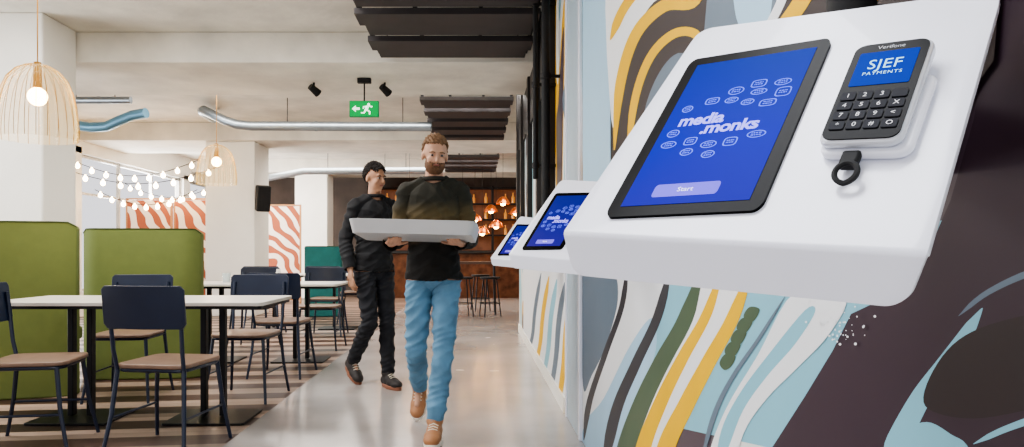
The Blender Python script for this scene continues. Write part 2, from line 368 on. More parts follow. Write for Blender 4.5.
def kiosk(dx,dy,label,dz=0,disp=None):
    K=thing('order_kiosk',label,'kiosk',matrix=kmat(dx,dy,dz=dz),group='wall-mounted order kiosks')
    Lp=path(TL,BL,LL);Rp=path(TR,BR,LR); n=len(Lp); lens=[0]
    for i in range(1,n): lens.append(lens[-1]+(Lp[i]-Lp[i-1]).length)
    tot=lens[-1]; bm=bmesh.new(); nc=30; grid=[]
    rows=[]
    for i in range(n):
        rows.append((Lp[i],Rp[i],lens[i]))
    extra=[]
    for t in (.03,.08,.2,.4,.65): 
        extra.append((Lp[0].lerp(Lp[1],t),Rp[0].lerp(Rp[1],t),lens[1]*t))
    for t in (.35,.6,.8,.92,.97):
        extra.append((Lp[-2].lerp(Lp[-1],t),Rp[-2].lerp(Rp[-1],t),lens[-2]+(lens[-1]-lens[-2])*t))
    rows=sorted(rows+extra,key=lambda r:r[2])
    for l,r,s in rows:
        rt,rb=.022,.018; ins=0
        if s<rt: ins=rt-math.sqrt(max(0,rt*rt-(rt-s)**2))
        if tot-s<rb: ins=rb-math.sqrt(max(0,rb*rb-(rb-(tot-s))**2))
        d=(r-l).normalized(); l2=l+d*ins; r2=r-d*ins
        grid.append([bm.verts.new(l2.lerp(r2,k/nc)) for k in range(nc+1)])
    for A,Bq in zip(grid,grid[1:]):
        for k in range(nc): bm.faces.new((A[k],Bq[k],Bq[k+1],A[k+1]))
    bm.faces.ensure_lookup_table(); bm.normal_update()
    if bm.faces[0].normal.z<0:
        for f in bm.faces: f.normal_flip()
    p=fin('panel',bm,M_white,K,recalc=False); p['label']='glossy white folded panel with rounded lip'
    md=p.modifiers.new('solid','SOLIDIFY'); md.thickness=.009; md.offset=-1
    md=p.modifiers.new('bev','BEVEL'); md.width=.002; md.segments=3; md.limit_method='ANGLE'; md.angle_limit=math.radians(50)
    bm=bmesh.new(); q=[Vector((.06,.16,-.0095)),Vector((.20,.16,-.0095)),Vector((.20,.28,-.0095)),Vector((.06,.28,-.0095))]
    A=[bm.verts.new(v) for v in q]; Mk=kmat(dx,dy,dz=dz); inv=Mk.inverted()
    Bv=[]
    for v in q:
        w=Mk@v; w.x=WX-.003; w.z-=.02*(1 if v.y<.2 else 0); w.y+=0.10; Bv.append(bm.verts.new(inv@w))
    bm.faces.new(A);bm.faces.new(Bv[::-1])
    for k in range(4): bm.faces.new((A[k],Bv[k],Bv[(k+1)%4],A[(k+1)%4]))
    fin('wall_bracket',bm,M_blackm,K,smooth=False)
    bm=bmesh.new()
    o=[(s,t) for s,t in rrect(0,0,1,1,.055)]
    A=[bm.verts.new(scr(s,t,-.001)) for s,t in o];Bq=[bm.verts.new(scr(s,t,.004)) for s,t in o]
    bm.faces.new(Bq)
    for k in range(len(o)): bm.faces.new((A[k],A[(k+1)%len(o)],Bq[(k+1)%len(o)],Bq[k]))
    T=fin('tablet',bm,M_bez,K,smooth=False); T['label']='black glass tablet set in the white panel'
    bm=bmesh.new(); bm.faces.new([bm.verts.new(scr(s,t,.0045)) for s,t in ((.085,.055),(.915,.055),(.925,.945),(.085,.945))]); fin('display',bm,disp or M_disp,T,smooth=False)
    bm=bmesh.new()
    text_bm(bm,'media',.118,lambda x,y:scr(.35+x*1.2,.548+y*.80,.0049),bold=.0036,sp=.93)
    text_bm(bm,'.monks',.118,lambda x,y:scr(.575+x*1.2,.486+y*.80,.0049),bold=.0036,sp=.93)
    fin('logo_lettering',bm,M_lil,T,smooth=False)
    bm=bmesh.new()
    for j0,(s,t,w,h) in enumerate(((.36,.665,.050,.022),(.50,.715,.055,.026),(.50,.655,.048,.02),(.64,.745,.052,.025),(.665,.69,.055,.020),(.80,.735,.056,.022),(.83,.67,.050,.030),(.20,.63,.040,.022),(.62,.63,.045,.020),(.76,.61,.055,.022),(.19,.475,.045,.024),(.20,.405,.056,.022),(.35,.415,.045,.024),(.36,.35,.045,.022),(.49,.385,.055,.022),(.63,.39,.045,.026),(.78,.42,.060,.022),(.52,.325,.045,.022))):
        n_=18; e=1.0 if j0%3 else .55
        def q(a,k,s=s,t=t,w=w,h=h,e=e):
            c_,s_=math.cos(a),math.sin(a); return scr(s+(w-k)*math.copysign(abs(c_)**e,c_),t+(h-k*.6)*math.copysign(abs(s_)**e,s_),.0049)
        O=[bm.verts.new(q(k*2*math.pi/n_,0)) for k in range(n_)]
        I=[bm.verts.new(q(k*2*math.pi/n_,.008)) for k in range(n_)]
        for k in range(n_): bm.faces.new((O[k],O[(k+1)%n_],I[(k+1)%n_],I[k]))
        for row in (0,1):   # two tiny unreadable lines of marks
            x0=s-w*.55; jj=0
            while x0<s+w*.45:
                l=w*(.12+.16*((j0*7+jj*5+row*3)%4)/3); y0=t+(.004 if row==0 else -.008)
                bm.faces.new([bm.verts.new(scr(a,b,.0049)) for a,b in ((x0,y0),(x0+l,y0),(x0+l,y0+.006),(x0,y0+.006))]); x0+=l+w*.08; jj+=1
    fin('logo_bubbles',bm,M_bub,T,smooth=False)['kind']='stuff'
    bm=bmesh.new(); bm.faces.new([bm.verts.new(scr(s,t,.0049)) for s,t in [(a,b*1) for a,b in rrect(.27,.095,.70,.165,.02)]]); fin('start_button',bm,M_btn,T,smooth=False)
    bm=bmesh.new(); text_bm(bm,'Start',.045,lambda x,y:scr(.485+x*1.2,.13+y*.75,.0053)); fin('button_lettering',bm,mat('ui_white','F0F0FF',.6,var=0,emis=.7,spec=0),T,smooth=False)
    return K
kiosk(0,0,'white folded wall kiosk with tablet beside a card terminal')
kiosk(.020,1.80,'white folded wall kiosk with violet-blue tablet, mid-row',-.03,M_disp2)
kiosk(.0,4.05,'white folded wall kiosk with violet-blue tablet near the pipes',-.06,M_disp2)

# ------------------------------------------------------------------ payment terminal
T=thing('payment_terminal','black and white card payment terminal docked in a white cradle','card terminal',matrix=kmat(0,0,(.288,.200,.001),s=.97))
bm=bmesh.new(); prism(bm,rrect(-.038,-.080,.049,.042,.014),.010); fin('cradle',bm,M_white,T,bevel=.004,seg=3)
bm=bmesh.new(); prism(bm,rrect(-.038,-.074,.041,.082,.013),.010,base=.0105)
for v in bm.verts:
    if v.co.z>.018: v.co.z+=.005*(v.co.y+.07)/.156
Bd=fin('body',bm,mat('silver_white_plastic','D0D3DA',.25,.2,var=.02),T,bevel=.004,seg=3)
def tz(y): return .0205+.005*(y+.07)/.156
def tp(x,y,o=.0006): return Vector((x+.001,y-.002,tz(y)+o))
bm=bmesh.new(); o=rrect(-.0365,-.068,.0365,.081,.011)
A=[bm.verts.new(tp(x,y,-.002)) for x,y in o];Bq=[bm.verts.new(tp(x,y,.0015)) for x,y in o]; bm.faces.new(Bq)
for k in range(len(o)): bm.faces.new((A[k],A[(k+1)%len(o)],Bq[(k+1)%len(o)],Bq[k]))
Fc=fin('face_plate',bm,M_bez,T,smooth=False)
bm=bmesh.new(); bm.faces.new([bm.verts.new(tp(x,y,.002)) for x,y in rrect(-.029,.012,.029,.066,.002)]); fin('screen',bm,mat('terminal_screen','021440',.4,var=0,emis=.62,spec=.03,ecol='0048E0'),Fc,smooth=False)
bm=bmesh.new(); text_bm(bm,'SJEF',.0195,lambda x,y:tp(x,.044+y*1.1,.0025),sp=1.05); text_bm(bm,'PAYMENTS',.0070,lambda x,y:tp(x,.030+y,.0025),sp=1.18); fin('screen_lettering',bm,mat('ui_sky','9FD8F4',.6,var=0,emis=.8,spec=0),Fc,smooth=False)
bm=bmesh.new(); text_bm(bm,'Verifone',.0078,lambda x,y:tp(x,.0730+y,.002)); fin('face_lettering',bm,mat('grey_print','B9BCC2',.4,var=0),Fc,smooth=False)
M_key=mat('charcoal_key','2C2D33',.6,var=.04,spec=.15); M_kt=mat('key_print','E6E6EA',.5,var=0)
lab=['1','2','3','','4','5','6','X','7','8','9','<','*','0','#','O']
for i,t in enumerate(lab):
    x=-.0245+(i%4)*.0164; y=-.004-(i//4)*.0148
    bm=bmesh.new()
    o=rrect(x-.0072,y-.0060,x+.0072,y+.0060,.002,3); A=[bm.verts.new(tp(a,b,.001)) for a,b in o];Bq=[bm.verts.new(tp(a,b,.0028)) for a,b in o]; bm.faces.new(Bq)
    for k in range(len(o)): bm.faces.new((A[k],A[(k+1)%len(o)],Bq[(k+1)%len(o)],Bq[k]))
    for f in bm.faces: f.material_index=0
    nb=len(bm.faces)
    if t:
        text_bm(bm,t,.0085,lambda a,b,x=x,y=y:tp(x+a,y+b,.0031)); bm.faces.ensure_lookup_table()
        for f in bm.faces[nb:]: f.material_index=1
    fin('key',bm,[M_key,M_kt],Fc,smooth=False)
bm=bmesh.new(); box(bm,(-.004,-.087,.008),(.018,.022,.010)); fin('connector',bm,M_blackm,T,bevel=.003)
bm=bmesh.new(); pts=[]
for k in range(20):
    a=k*2*math.pi/20; pts.append((-.002+.0105*math.sin(a),-.108-.012*math.cos(a)*1.0,.008+.005*math.sin(a*.5)))
tube(bm,pts,.0030,8,closed=True); fin('cable_loop',bm,M_blackm,T)
bm=bmesh.new(); cyl(bm,(.50,.93,1.335),(.50,.93,3.2),.030,n=24); cyl(bm,(.50,.93,1.33),(.50,.93,1.36),.034,n=24); box(bm,(.55,.93,2.2),(.1,.03,.03)); box(bm,(.55,.93,1.36),(.1,.03,.03))
solo(fin('wall_pipe',bm,M_blackm),'thick matte black pipe dropping down to a kiosk','pipe',group='vertical pipes on the wall')

# ------------------------------------------------------------------ chairs
def chair():
    C=thing('dining_chair','dark dining chair with plywood seat and steel tube legs','chair',group='dining chairs')
    bm=bmesh.new(); prism(bm,rrect(-.20,-.20,.20,.21,.07),.022,base=.455)
    fin('seat',bm,M_seat,C,bevel=.006)
    bm=bmesh.new(); tube(bm,[(a,b,.445) for a,b in rrect(-.185,-.185,.185,.19,.06)],.010,8,closed=True); fin('seat_frame',bm,M_navy,C)
    for sx in(-1,1):
        bm=bmesh.new(); tube(bm,[(sx*.225,.235,0),(sx*.20,.19,.22),(sx*.18,.165,.445)],[.010,.012,.013],8); fin('leg',bm,M_navy,C)
        bm=bmesh.new(); tube(bm,[(sx*.225,-.25,0),(sx*.20,-.205,.22),(sx*.185,-.18,.445)],[.010,.012,.013],8); fin('leg',bm,M_navy,C)
        bm=bmesh.new(); tube(bm,[(sx*.185,-.18,.445),(sx*.19,-.205,.55),(sx*.195,-.225,.72),(sx*.19,-.235,.83)],.011,8); fin('back_post',bm,M_navy,C)
        bm=bmesh.new(); tube(bm,[(sx*.2,.2,.2),(sx*.2,-.2,.2)],.007,8); fin('stretcher',bm,M_navy,C)
    bm=bmesh.new(); n=12
    def bp(t,z,o):
        x=-.225+.45*t; return (x,-.235-.035*math.cos((t-.5)*math.pi)+o-(z-.7)*.12,z)
    zs=(.665,.69,.78,.865,.885)
    F1=[[bm.verts.new(bp(i/n,z,0)) for i in range(n+1)] for z in zs]
    F2=[[bm.verts.new(bp(i/n,z,.014)) for i in range(n+1)] for z in zs]
    for G in(F1,F2):
        G[0][0].co.x+=.02;G[0][-1].co.x-=.02;G[-1][0].co.x+=.02;G[-1][-1].co.x-=.02
        for A,Bq in zip(G,G[1:]):
            for k in range(n): bm.faces.new((A[k],A[k+1],Bq[k+1],Bq[k]))
    for A,Bq in ((F1[0],F2[0]),(F1[-1],F2[-1])):
        for k in range(n): bm.faces.new((A[k],A[k+1],Bq[k+1],Bq[k]))
    for j in range(4):
        bm.faces.new((F1[j][0],F1[j+1][0],F2[j+1][0],F2[j][0])); bm.faces.new((F1[j][-1],F1[j+1][-1],F2[j+1][-1],F2[j][-1]))
    fin('backrest',bm,M_navy,C,bevel=.003)
    return C
C0=chair(); C0.location=(-1.645,3.78,0); C0.rotation_euler=(0,0,math.radians(-8)); C0['label']='navy dining chair with plywood seat, back turned, at a pale table'
pl=[((-2.40,3.84),-80,'navy dining chair with plywood seat turned sideways by the table'),
((-1.66,5.10),176,'dark dining chair tucked under the far side of the table'),
((-2.52,5.10),184,'dark dining chair between table and olive booth'),
((-1.66,6.06),-3,'dark dining chair at the second row of tables'),
((-2.45,7.75),180,'dark dining chair behind the second row of tables'),((-1.70,7.72),178,'dark dining chair behind the second row of tables'),
((-1.90,9.0),0,'dark dining chair at the third row of tables'),((-1.80,10.5),180,'dark dining chair at the third row of tables'),((-2.7,9.0),5,'dark dining chair at the third row of tables')]
for (p,r,l) in pl: dup(C0,(p[0],p[1],0),math.radians(r),l)
def table():
    T=thing('dining_table','pale square dining table on a black pedestal base','table',group='square pedestal tables')
    bm=bmesh.new(); prism(bm,rrect(-.41,-.35,.41,.35,.03),.022,base=.738); fin('tabletop',bm,M_top,T,bevel=.003)
    bm=bmesh.new(); prism(bm,rrect(-.40,-.34,.40,.34,.03),.018,base=.7199); fin('edge_band',bm,M_black,T)
    for sx in(-1,1):
        bm=bmesh.new(); box(bm,(sx*.06,0,.37),(.035,.05,.70)); fin('pedestal_post',bm,M_black,T,bevel=.004)
    bm=bmesh.new(); prism(bm,rrect(-.25,-.20,.25,.20,.02),.014,base=0); fin('base_plate',bm,M_black,T,bevel=.003)
    bm=bmesh.new(); box(bm,(0,0,.71),(.5,.06,.018)); fin('top_bracket',bm,M_black,T)
    return T
T0=table(); T0.location=(-1.66,4.45,0)
for p in ((-2.50,4.45),(-1.70,6.85),(-2.54,6.85),(-1.90,9.75),(-2.74,9.75)): dup(T0,(p[0],p[1],0),0)
# ------------------------------------------------------------------ booths
def booth(name,loc,rz,w,h,m,label,curve=0.0):
    Bt=thing(name,label,'booth',loc,rz,group='high-backed booths')
    # gently bowed back panel: outer ends curl towards the seat side
    bm=bmesh.new(); n=24; rows=[]
    def yb(t): 
        u=abs(t-.5)*2; return curve*max(0,(u-.72)/.28)**2
    for o in(-.045,.045):
        g=[]
        for z in (0,.3,.6,.9,h-.06,h-.02,h):
            row=[]
            for i in range(n+1):
                t=i/n; x=-w/2+w*t; zz=z
                u=max(0,(abs(t-.5)*2-.90)/.10)
                if z>h-.1: zz=z-.035*u*u
                row.append(bm.verts.new((x,o+yb(t),zz)))
            g.append(row)
        for A,Bq in zip(g,g[1:]):
            for k in range(n): bm.faces.new((A[k],A[k+1],Bq[k+1],Bq[k]))
        rows.append(g)
    for gi in(0,-1):
        for k in range(n): bm.faces.new((rows[0][gi][k],rows[0][gi][k+1],rows[1][gi][k+1],rows[1][gi][k]))
    for j in range(6):
        for e in(0,-1): bm.faces.new((rows[0][j][e],rows[0][j+1][e],rows[1][j+1][e],rows[1][j][e]))
    top=[v.co.copy() for v in rows[0][-1]]
    fin('backrest',bm,m,Bt,bevel=.012,seg=3)
    bm=bmesh.new(); tube(bm,[c+Vector((0,0,.001)) for c in top],.005,6); fin('piping',bm,mat('dark_piping','3E4A22',.8,var=.05),Bt)
    bm=bmesh.new(); prism(bm,rrect(-w/2+.07,.12,w/2-.07,.50,.05),.10,base=.37); fin('seat_cushion',bm,m,Bt,bevel=.02,seg=3)
    bm=bmesh.new(); box(bm,(0,.27,.185),(w-.2,.38,.369)); fin('base',bm,M_blackm,Bt,smooth=False)
    bm=bmesh.new(); y0=.046+curve; prism(bm,[(y0,0),(.50,0),(.50,h-.35),(.40,h-.18),(.25,h-.08),(y0,h-.04)],.06,axis=0,base=-w/2); fin('side_wing',bm,m,Bt,bevel=.012)
    return Bt
booth('dining_booth',(-3.56,4.98,0),math.radians(16),1.30,1.275,M_green,'olive green high-backed booth beside the near table',.05)
booth('dining_booth',(-2.79,5.85,0),math.radians(6),.95,1.25,M_green,'olive green high-backed booth behind the near table',.08)
booth('dining_booth',(-2.52,11.6,0),0,.62,1.16,M_teal,'teal high-backed booth near the rear tables',.05)

# ------------------------------------------------------------------ pendants
M_glass=mat('ribbed_cream_glass','EBCF7A',.12,var=.04,alpha=.13,emis=.14,ecol='FFD878')
M_bulb=mat('warm_bulb','FFD79A',.4,var=0,emis=34,ecol='FFC878')
M_brass=mat('brass','B98A4A',.3,.9,var=.05)
def pendant(loc,label):
    P=thing('pendant_lamp',label,'lamp',loc,group='ribbed glass pendants')
    bm=bmesh.new(); n=72
    prof=[(.030,.235),(.07,.225),(.12,.195),(.165,.14),(.192,.07),(.210,-.01),(.222,-.10),(.227,-.18),(.222,-.245)]
    rings=[]
    for r,z in prof:
        rings.append([bm.verts.new(((r*(1+(.03 if k%2 else -.03)))*math.cos(k*2*math.pi/n),(r*(1+(.03 if k%2 else -.03)))*math.sin(k*2*math.pi/n),z)) for k in range(n)])
    for A,Bq in zip(rings,rings[1:]):
        for k in range(n): bm.faces.new((A[k],A[(k+1)%n],Bq[(k+1)%n],Bq[k]))
    fin('lamp_shade',bm,M_glass,P,smooth=False)
    bm=bmesh.new()
    for k in range(24):
        a=k*2*math.pi/24; tube(bm,[(r*1.035*math.cos(a),r*1.035*math.sin(a),z) for r,z in prof],.0020,4)
    w=fin('shade_ribs',bm,mat('shade_wire','8F6A10',.4,.4,var=.03),P); w['kind']='stuff'
    bm=bmesh.new(); sph(bm,(0,0,.03),.058,16,12); fin('bulb',bm,M_bulb,P)
    bm=bmesh.new(); cyl(bm,(0,0,.085),(0,0,.25),.028,.022); fin('lamp_holder',bm,M_brass,P)
    bm=bmesh.new(); cyl(bm,(0,0,.25),(0,0,3.2-loc[2]-.02),.004,n=8); cyl(bm,(0,0,3.2-loc[2]-.03),(0,0,3.2-loc[2]-.001),.05,n=16); fin('cable',bm,M_brass,P)
    lt=bpy.data.lights.new('bulb_light','POINT'); lt.energy=9; lt.color=(1,.78,.5); lt.shadow_soft_size=.05
    lo=bpy.data.objects.new('bulb_light',lt); COL.objects.link(lo); lo.location=(loc[0],loc[1],loc[2]-.32)
    return P
pendant((-2.80,4.48,2.02),'ribbed cream glass pendant lamp above the near table')
pendant((-3.12,8.45,2.12),'ribbed cream glass pendant lamp above the rear tables')

# ------------------------------------------------------------------ ducts and ceiling services
def duct(pts,r,label,m=M_alu,hang=()):
    P=[Vector(p) for p in pts]
    bm=bmesh.new(); tube(bm,P,r,20)
    for i in range(len(P)-1):
        L=(P[i+1]-P[i]).length
        if L>.8:
            for k in range(1,int(L/.9)+1):
                q=P[i].lerp(P[i+1],k*.9/L) if k*.9<L else None
                if q is not None:
                    d=(P[i+1]-P[i]).normalized(); cyl(bm,q-d*.015,q+d*.015,r*1.07,n=20)
    o=solo(fin('air_duct',bm,m),label,'duct',group='ceiling air ducts')
    for h in hang:
        bm=bmesh.new(); cyl(bm,(h[0],h[1],h[2]),(h[0],h[1],3.2),.006,n=8); fin('hanger_rod',bm,M_black,o)
    return o
duct([(-3.95,10.6,3.08),(-3.90,10.0,3.08),(-3.80,9.8,3.05),(-3.62,9.72,2.96),(-3.45,9.7,2.88),(-3.3,9.7,2.83),(-3.1,9.7,2.81),(-.6,9.7,2.80)],.065,'galvanised round air duct with bend below the ceiling',hang=((-2.6,9.7,2.86),(-1.0,9.7,2.86)))
duct([(-4.3,14.5,2.6),(-3.5,14.3,2.72),(-1.0,14.2,2.72)],.07,'galvanised round air duct near the bar',hang=((-3.0,14.27,2.78),(-1.4,14.2,2.78)))
duct([(-5.9,9.3,2.78),(-5.4,9.3,2.76),(-5.1,9.3,2.72),(-4.9,9.3,2.73),(-4.7,9.25,2.80),(-4.5,9.2,2.86),(-4.3,9.15,2.88)],.065,'bluish round air duct by the windows',mat('bluish_duct','6E9AB2',.35,.6,var=.05),hang=((-5.3,9.3,2.8),))
duct([(-5.6,8.75,2.96),(-4.3,8.75,2.96)],.045,'slim round air duct by the windows',hang=((-5.0,8.75,2.99),(-4.5,8.75,2.99)))
def rack(y0,y1,x0,x1,z,label,n):
    R=thing('ceiling_baffle_rack',label,'ceiling panels',((x0+x1)/2,(y0+y1)/2,z),group='black ceiling baffle racks')
    w=x1-x0;l=y1-y0
    for k in range(n):
        y=-l/2+(k+.5)*l/n
        bm=bmesh.new(); box(bm,(0,y,.03+.03*(k%2)),(w-.06*(k%2),l/n*.80,.05)); fin('baffle',bm,mat('charcoal_baffle','322D2E',.6,var=.15,scale=4),R,bevel=.004,smooth=False)
    for x in(-w/2+.02,w/2-.02,-w*.18,w*.18):
        bm=bmesh.new(); box(bm,(x,0,.10),(.03,l,.03)); fin('rail',bm,M_blackm,R,smooth=False)
    for x in(-w/2+.1,w/2-.1):
        for y in(-l/2+.1,l/2-.1):
            bm=bmesh.new(); cyl(bm,(x,y,.09),(x,y,3.2-z),.006,n=8); fin('hanger_rod',bm,M_blackm,R,smooth=False)
rack(4.6,6.65,-.92,.50,2.86,'black slatted acoustic ceiling rack above the walkway',6)
rack(8.3,11.3,-.66,.46,2.86,'black slatted acoustic ceiling rack past the first beam',9)
rack(13.1,15.9,-.66,.46,2.84,'black slatted acoustic ceiling rack near the bar',8)
E=thing('exit_sign','green running-figure exit sign hanging from a ceiling rod','sign',(-1.17,7.4,2.57))
bm=bmesh.new(); box(bm,(0,0,0),(.31,.05,.17)); fin('housing',bm,mat('sign_green_edge','0C7A48',.4,var=0,emis=.4),E,bevel=.006)
bm=bmesh.new(); box(bm,(0,-.028,0),(.295,.004,.155)); fin('sign_face',bm,mat('exit_green','006030',.5,var=0,emis=1.0,ecol='00A850',spec=.05),E,smooth=False)
bm=bmesh.new()
def flat(pts): bm.faces.new([bm.verts.new((x,-.0315,z)) for x,z in pts])
flat([(.05+.014*math.cos(k*math.pi/5),.045+.014*math.sin(k*math.pi/5)) for k in range(10)])
flat([(.025,.03),(.055,.03),(.04,-.012),(.008,-.012)])
flat([(.04,-.01),(.07,-.03),(.066,-.062),(.054,-.062),(.054,-.036),(.02,-.012)])
flat([(.008,-.01),(.03,-.012),(.008,-.05),(-.03,-.05),(-.03,-.038),(0,-.036)])
flat([(.05,.03),(.08,.01),(.092,.024),(.084,.032),(.078,.024),(.05,.042)])
flat([(.028,.03),(-.008,.024),(-.012,-.002),(-.002,-.002),(.002,.014),(.03,.014)])
flat([(-.125,0),(-.085,.035),(-.085,.012),(-.045,.012),(-.045,-.012),(-.085,-.012),(-.085,-.035)])
fin('pictogram',bm,mat('sign_glow_white','E8FFF0',.4,var=0,emis=1.4),E,smooth=False)['kind']='stuff'
bm=bmesh.new(); cyl(bm,(0,0,.085),(0,0,.33),.008,n=8); box(bm,(0,0,.30),(.14,.06,.05)); fin('hanging_rod',bm,M_blackm,E)
for i,(x,y) in enumerate(((-1.75,7.6),(-.98,7.6))):
    S=thing('track_spotlight','small black spotlight fixed under the concrete beam','spotlight',(x,y,2.9),group='beam spotlights')
    bm=bmesh.new(); cyl(bm,(0,0,-.0),(0,0,-.05),.012,n=10); fin('stem',bm,M_blackm,S)
    bm=bmesh.new(); cyl(bm,(-.03,-.04,-.05),(.04,.04,-.11),.035,.045,n=18); fin('lamp_head',bm,M_blackm,S)
S=thing('wall_speaker','black loudspeaker bracketed to the white column','speaker',(-3.5,11.55,1.95))
bm=bmesh.new(); box(bm,(0,0,0),(.22,.2,.42),Euler((.2,0,.5))); fin('cabinet',bm,M_blackm,S,bevel=.02)
bm=bmesh.new(); cyl(bm,(-.149,.1,0),(-.05,.05,0),.02); fin('bracket',bm,M_black,S)

# ------------------------------------------------------------------ background
def zebra():
    m=bpy.data.materials.new('zebra_pattern'); m.use_nodes=True; nt=m.node_tree; b=nt.nodes['Principled BSDF']; L=nt.links
    tc=nt.nodes.new('ShaderNodeTexCoord'); w=nt.nodes.new('ShaderNodeTexWave'); w.inputs['Scale'].default_value=1.9; w.inputs['Distortion'].default_value=9; w.inputs['Detail'].default_value=1; w.bands_direction='DIAGONAL'; w.inputs['Detail Scale'].default_value=.8
    L.new(tc.outputs['Object'],w.inputs['Vector']); r=nt.nodes.new('ShaderNodeValToRGB'); r.color_ramp.interpolation='CONSTANT'
    r.color_ramp.elements[0].color=lin('F3E7DC'); r.color_ramp.elements[1].color=lin('A85A3A'); r.color_ramp.elements[1].position=.5
    L.new(w.outputs['Fac'],r.inputs['Fac']); L.new(r.outputs['Color'],b.inputs['Base Color']); return m
Z=zebra()
for i,(x,y,w) in enumerate(((-6.0,12.9,.85),(-5.12,12.9,.85),(-4.0,14.6,.75))):
    S=thing('folding_screen','white room divider panel with terracotta zebra stripes','screen',(x,y,0),group='zebra-striped room dividers')
    bm=bmesh.new(); box(bm,(0,0,1.06),(w-.06,.04,1.92)); fin('screen_panel',bm,Z,S,smooth=False)
    bm=bmesh.new()
    for sx in(-1,1): box(bm,(sx*(w/2-.015),0,1.03),(.03,.05,2.06))
    box(bm,(0,0,2.045),(w-.06,.05,.03)); box(bm,(0,0,.085),(w-.06,.05,.03)); fin('screen_frame',bm,mat('light_wood','B9875C',.5,var=.1),S,smooth=False)
M_fb=mat('festoon_glow','FFE2B0',.4,var=0,emis=30,ecol='FFD8A0')
for s,(y,z0,x0,x1) in enumerate(((10.6,2.35,-6.3,-3.9),(12.6,2.3,-6.3,-4.6),(11.6,2.1,-6.3,-4.6),(10.9,2.5,-6.3,-4.3))):
    Fs=thing('string_lights','festoon string of small glowing bulbs by the windows','string lights',((x0+x1)/2,y,z0),group='festoon strings')
    w=x1-x0; n=9; bm=bmesh.new()
    pp=[(-w/2+w*k/24,0,-.25*math.sin(math.pi*k/24)) for k in range(25)]
    tube(bm,pp,.006,6); fin('cord',bm,M_blackm,Fs)
    for k in range(n):
        t=(k+.5)/n; bm=bmesh.new(); c=(-w/2+w*t,0,-.25*math.sin(math.pi*t)-.05)
        sph(bm,c,(.035,.035,.042),10,8); cyl(bm,(c[0],0,c[2]+.03),(c[0],0,c[2]+.06),.012,n=8); fin('bulb',bm,M_fb,Fs)
Bar=thing('bar_counter','copper-clad bar counter with dark top in the rear','bar counter',(-.6,16.6,0))
M_cop=mat('copper','5E3C2A',.35,.6,var=.5,scale=6)
bm=bmesh.new(); box(bm,(0,0,.52),(4.2,.6,1.04)); fin('counter_body',bm,M_cop,Bar,bevel=.01,smooth=False)
bm=bmesh.new(); box(bm,(0,-.03,1.065),(4.4,.75,.05)); fin('countertop',bm,M_blackm,Bar,bevel=.01,smooth=False)
Sh=thing('back_bar_shelf','dim copper back-bar shelving with bottles','shelving',(-.6,17.9,0))
bm=bmesh.new(); box(bm,(0,.2,1.5),(4.2,.05,2.4)); fin('back_panel',bm,mat('amber_emissive','503426',.5,var=.8,scale=4,emis=.13,ecol='D0703A'),Sh,smooth=False)  # faint emission puts the bar's warm glow into the panel, no lamp behind
for z in (1.1,1.5,1.9,2.3,2.7):
    bm=bmesh.new(); box(bm,(0,0,z),(4.2,.34,.03)); fin('shelf',bm,M_blackm,Sh,smooth=False)
for x in (-2.1,-1.05,0,1.05,2.1):
    bm=bmesh.new(); box(bm,(x,0,1.4),(.05,.36,2.7)); fin('upright',bm,M_blackm,Sh,smooth=False)
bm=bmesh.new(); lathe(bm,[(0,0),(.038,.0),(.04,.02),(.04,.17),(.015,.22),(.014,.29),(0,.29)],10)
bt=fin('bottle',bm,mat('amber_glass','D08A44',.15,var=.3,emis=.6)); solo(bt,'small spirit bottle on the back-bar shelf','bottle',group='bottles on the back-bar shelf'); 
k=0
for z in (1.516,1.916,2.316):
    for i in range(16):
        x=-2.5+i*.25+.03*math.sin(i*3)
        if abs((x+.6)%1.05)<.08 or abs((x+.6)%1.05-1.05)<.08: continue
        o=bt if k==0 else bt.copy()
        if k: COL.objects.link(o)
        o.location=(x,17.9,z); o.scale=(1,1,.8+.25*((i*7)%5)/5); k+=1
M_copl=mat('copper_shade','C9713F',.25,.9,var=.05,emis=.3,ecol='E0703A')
for i,(x,y,z) in enumerate(((-1.75,13.6,1.95),(-1.3,13.9,2.05),(-.75,14.1,1.9),(-.25,14.3,2.0),(.0,15.2,1.75),(.15,14.6,1.45),(.35,15.3,1.95),(.45,14.9,1.6),(.6,15.0,2.1),(.9,15.3,1.9))):
    P=thing('copper_pendant','spun copper dome pendant lamp over the bar','lamp',(x,y,z),group='copper dome pendants')
    bm=bmesh.new(); lathe(bm,[(.02,.16),(.05,.15),(.10,.11),(.14,.05),(.16,0)],24); fin('lamp_shade',bm,M_copl,P)
    bm=bmesh.new(); sph(bm,(0,0,.02),.06,12,8); fin('bulb',bm,M_bulb,P)
    bm=bmesh.new(); cyl(bm,(0,0,.15),(0,0,3.2-z),.004,n=6); fin('cable',bm,M_blackm,P)
HT=thing('high_table','long dark high table near the bar with slim legs','table',(-.25,12.2,0))
bm=bmesh.new(); box(bm,(0,0,.88),(1.3,.6,.04)); fin('tabletop',bm,mat('dark_oak','4A352B',.5,var=.15),HT,bevel=.004)
for sx in(-1,1):
    for sy in(-1,1):
        bm=bmesh.new(); cyl(bm,(sx*.6,sy*.25,0),(sx*.58,sy*.24,.86),.016); fin('leg',bm,M_black,HT)
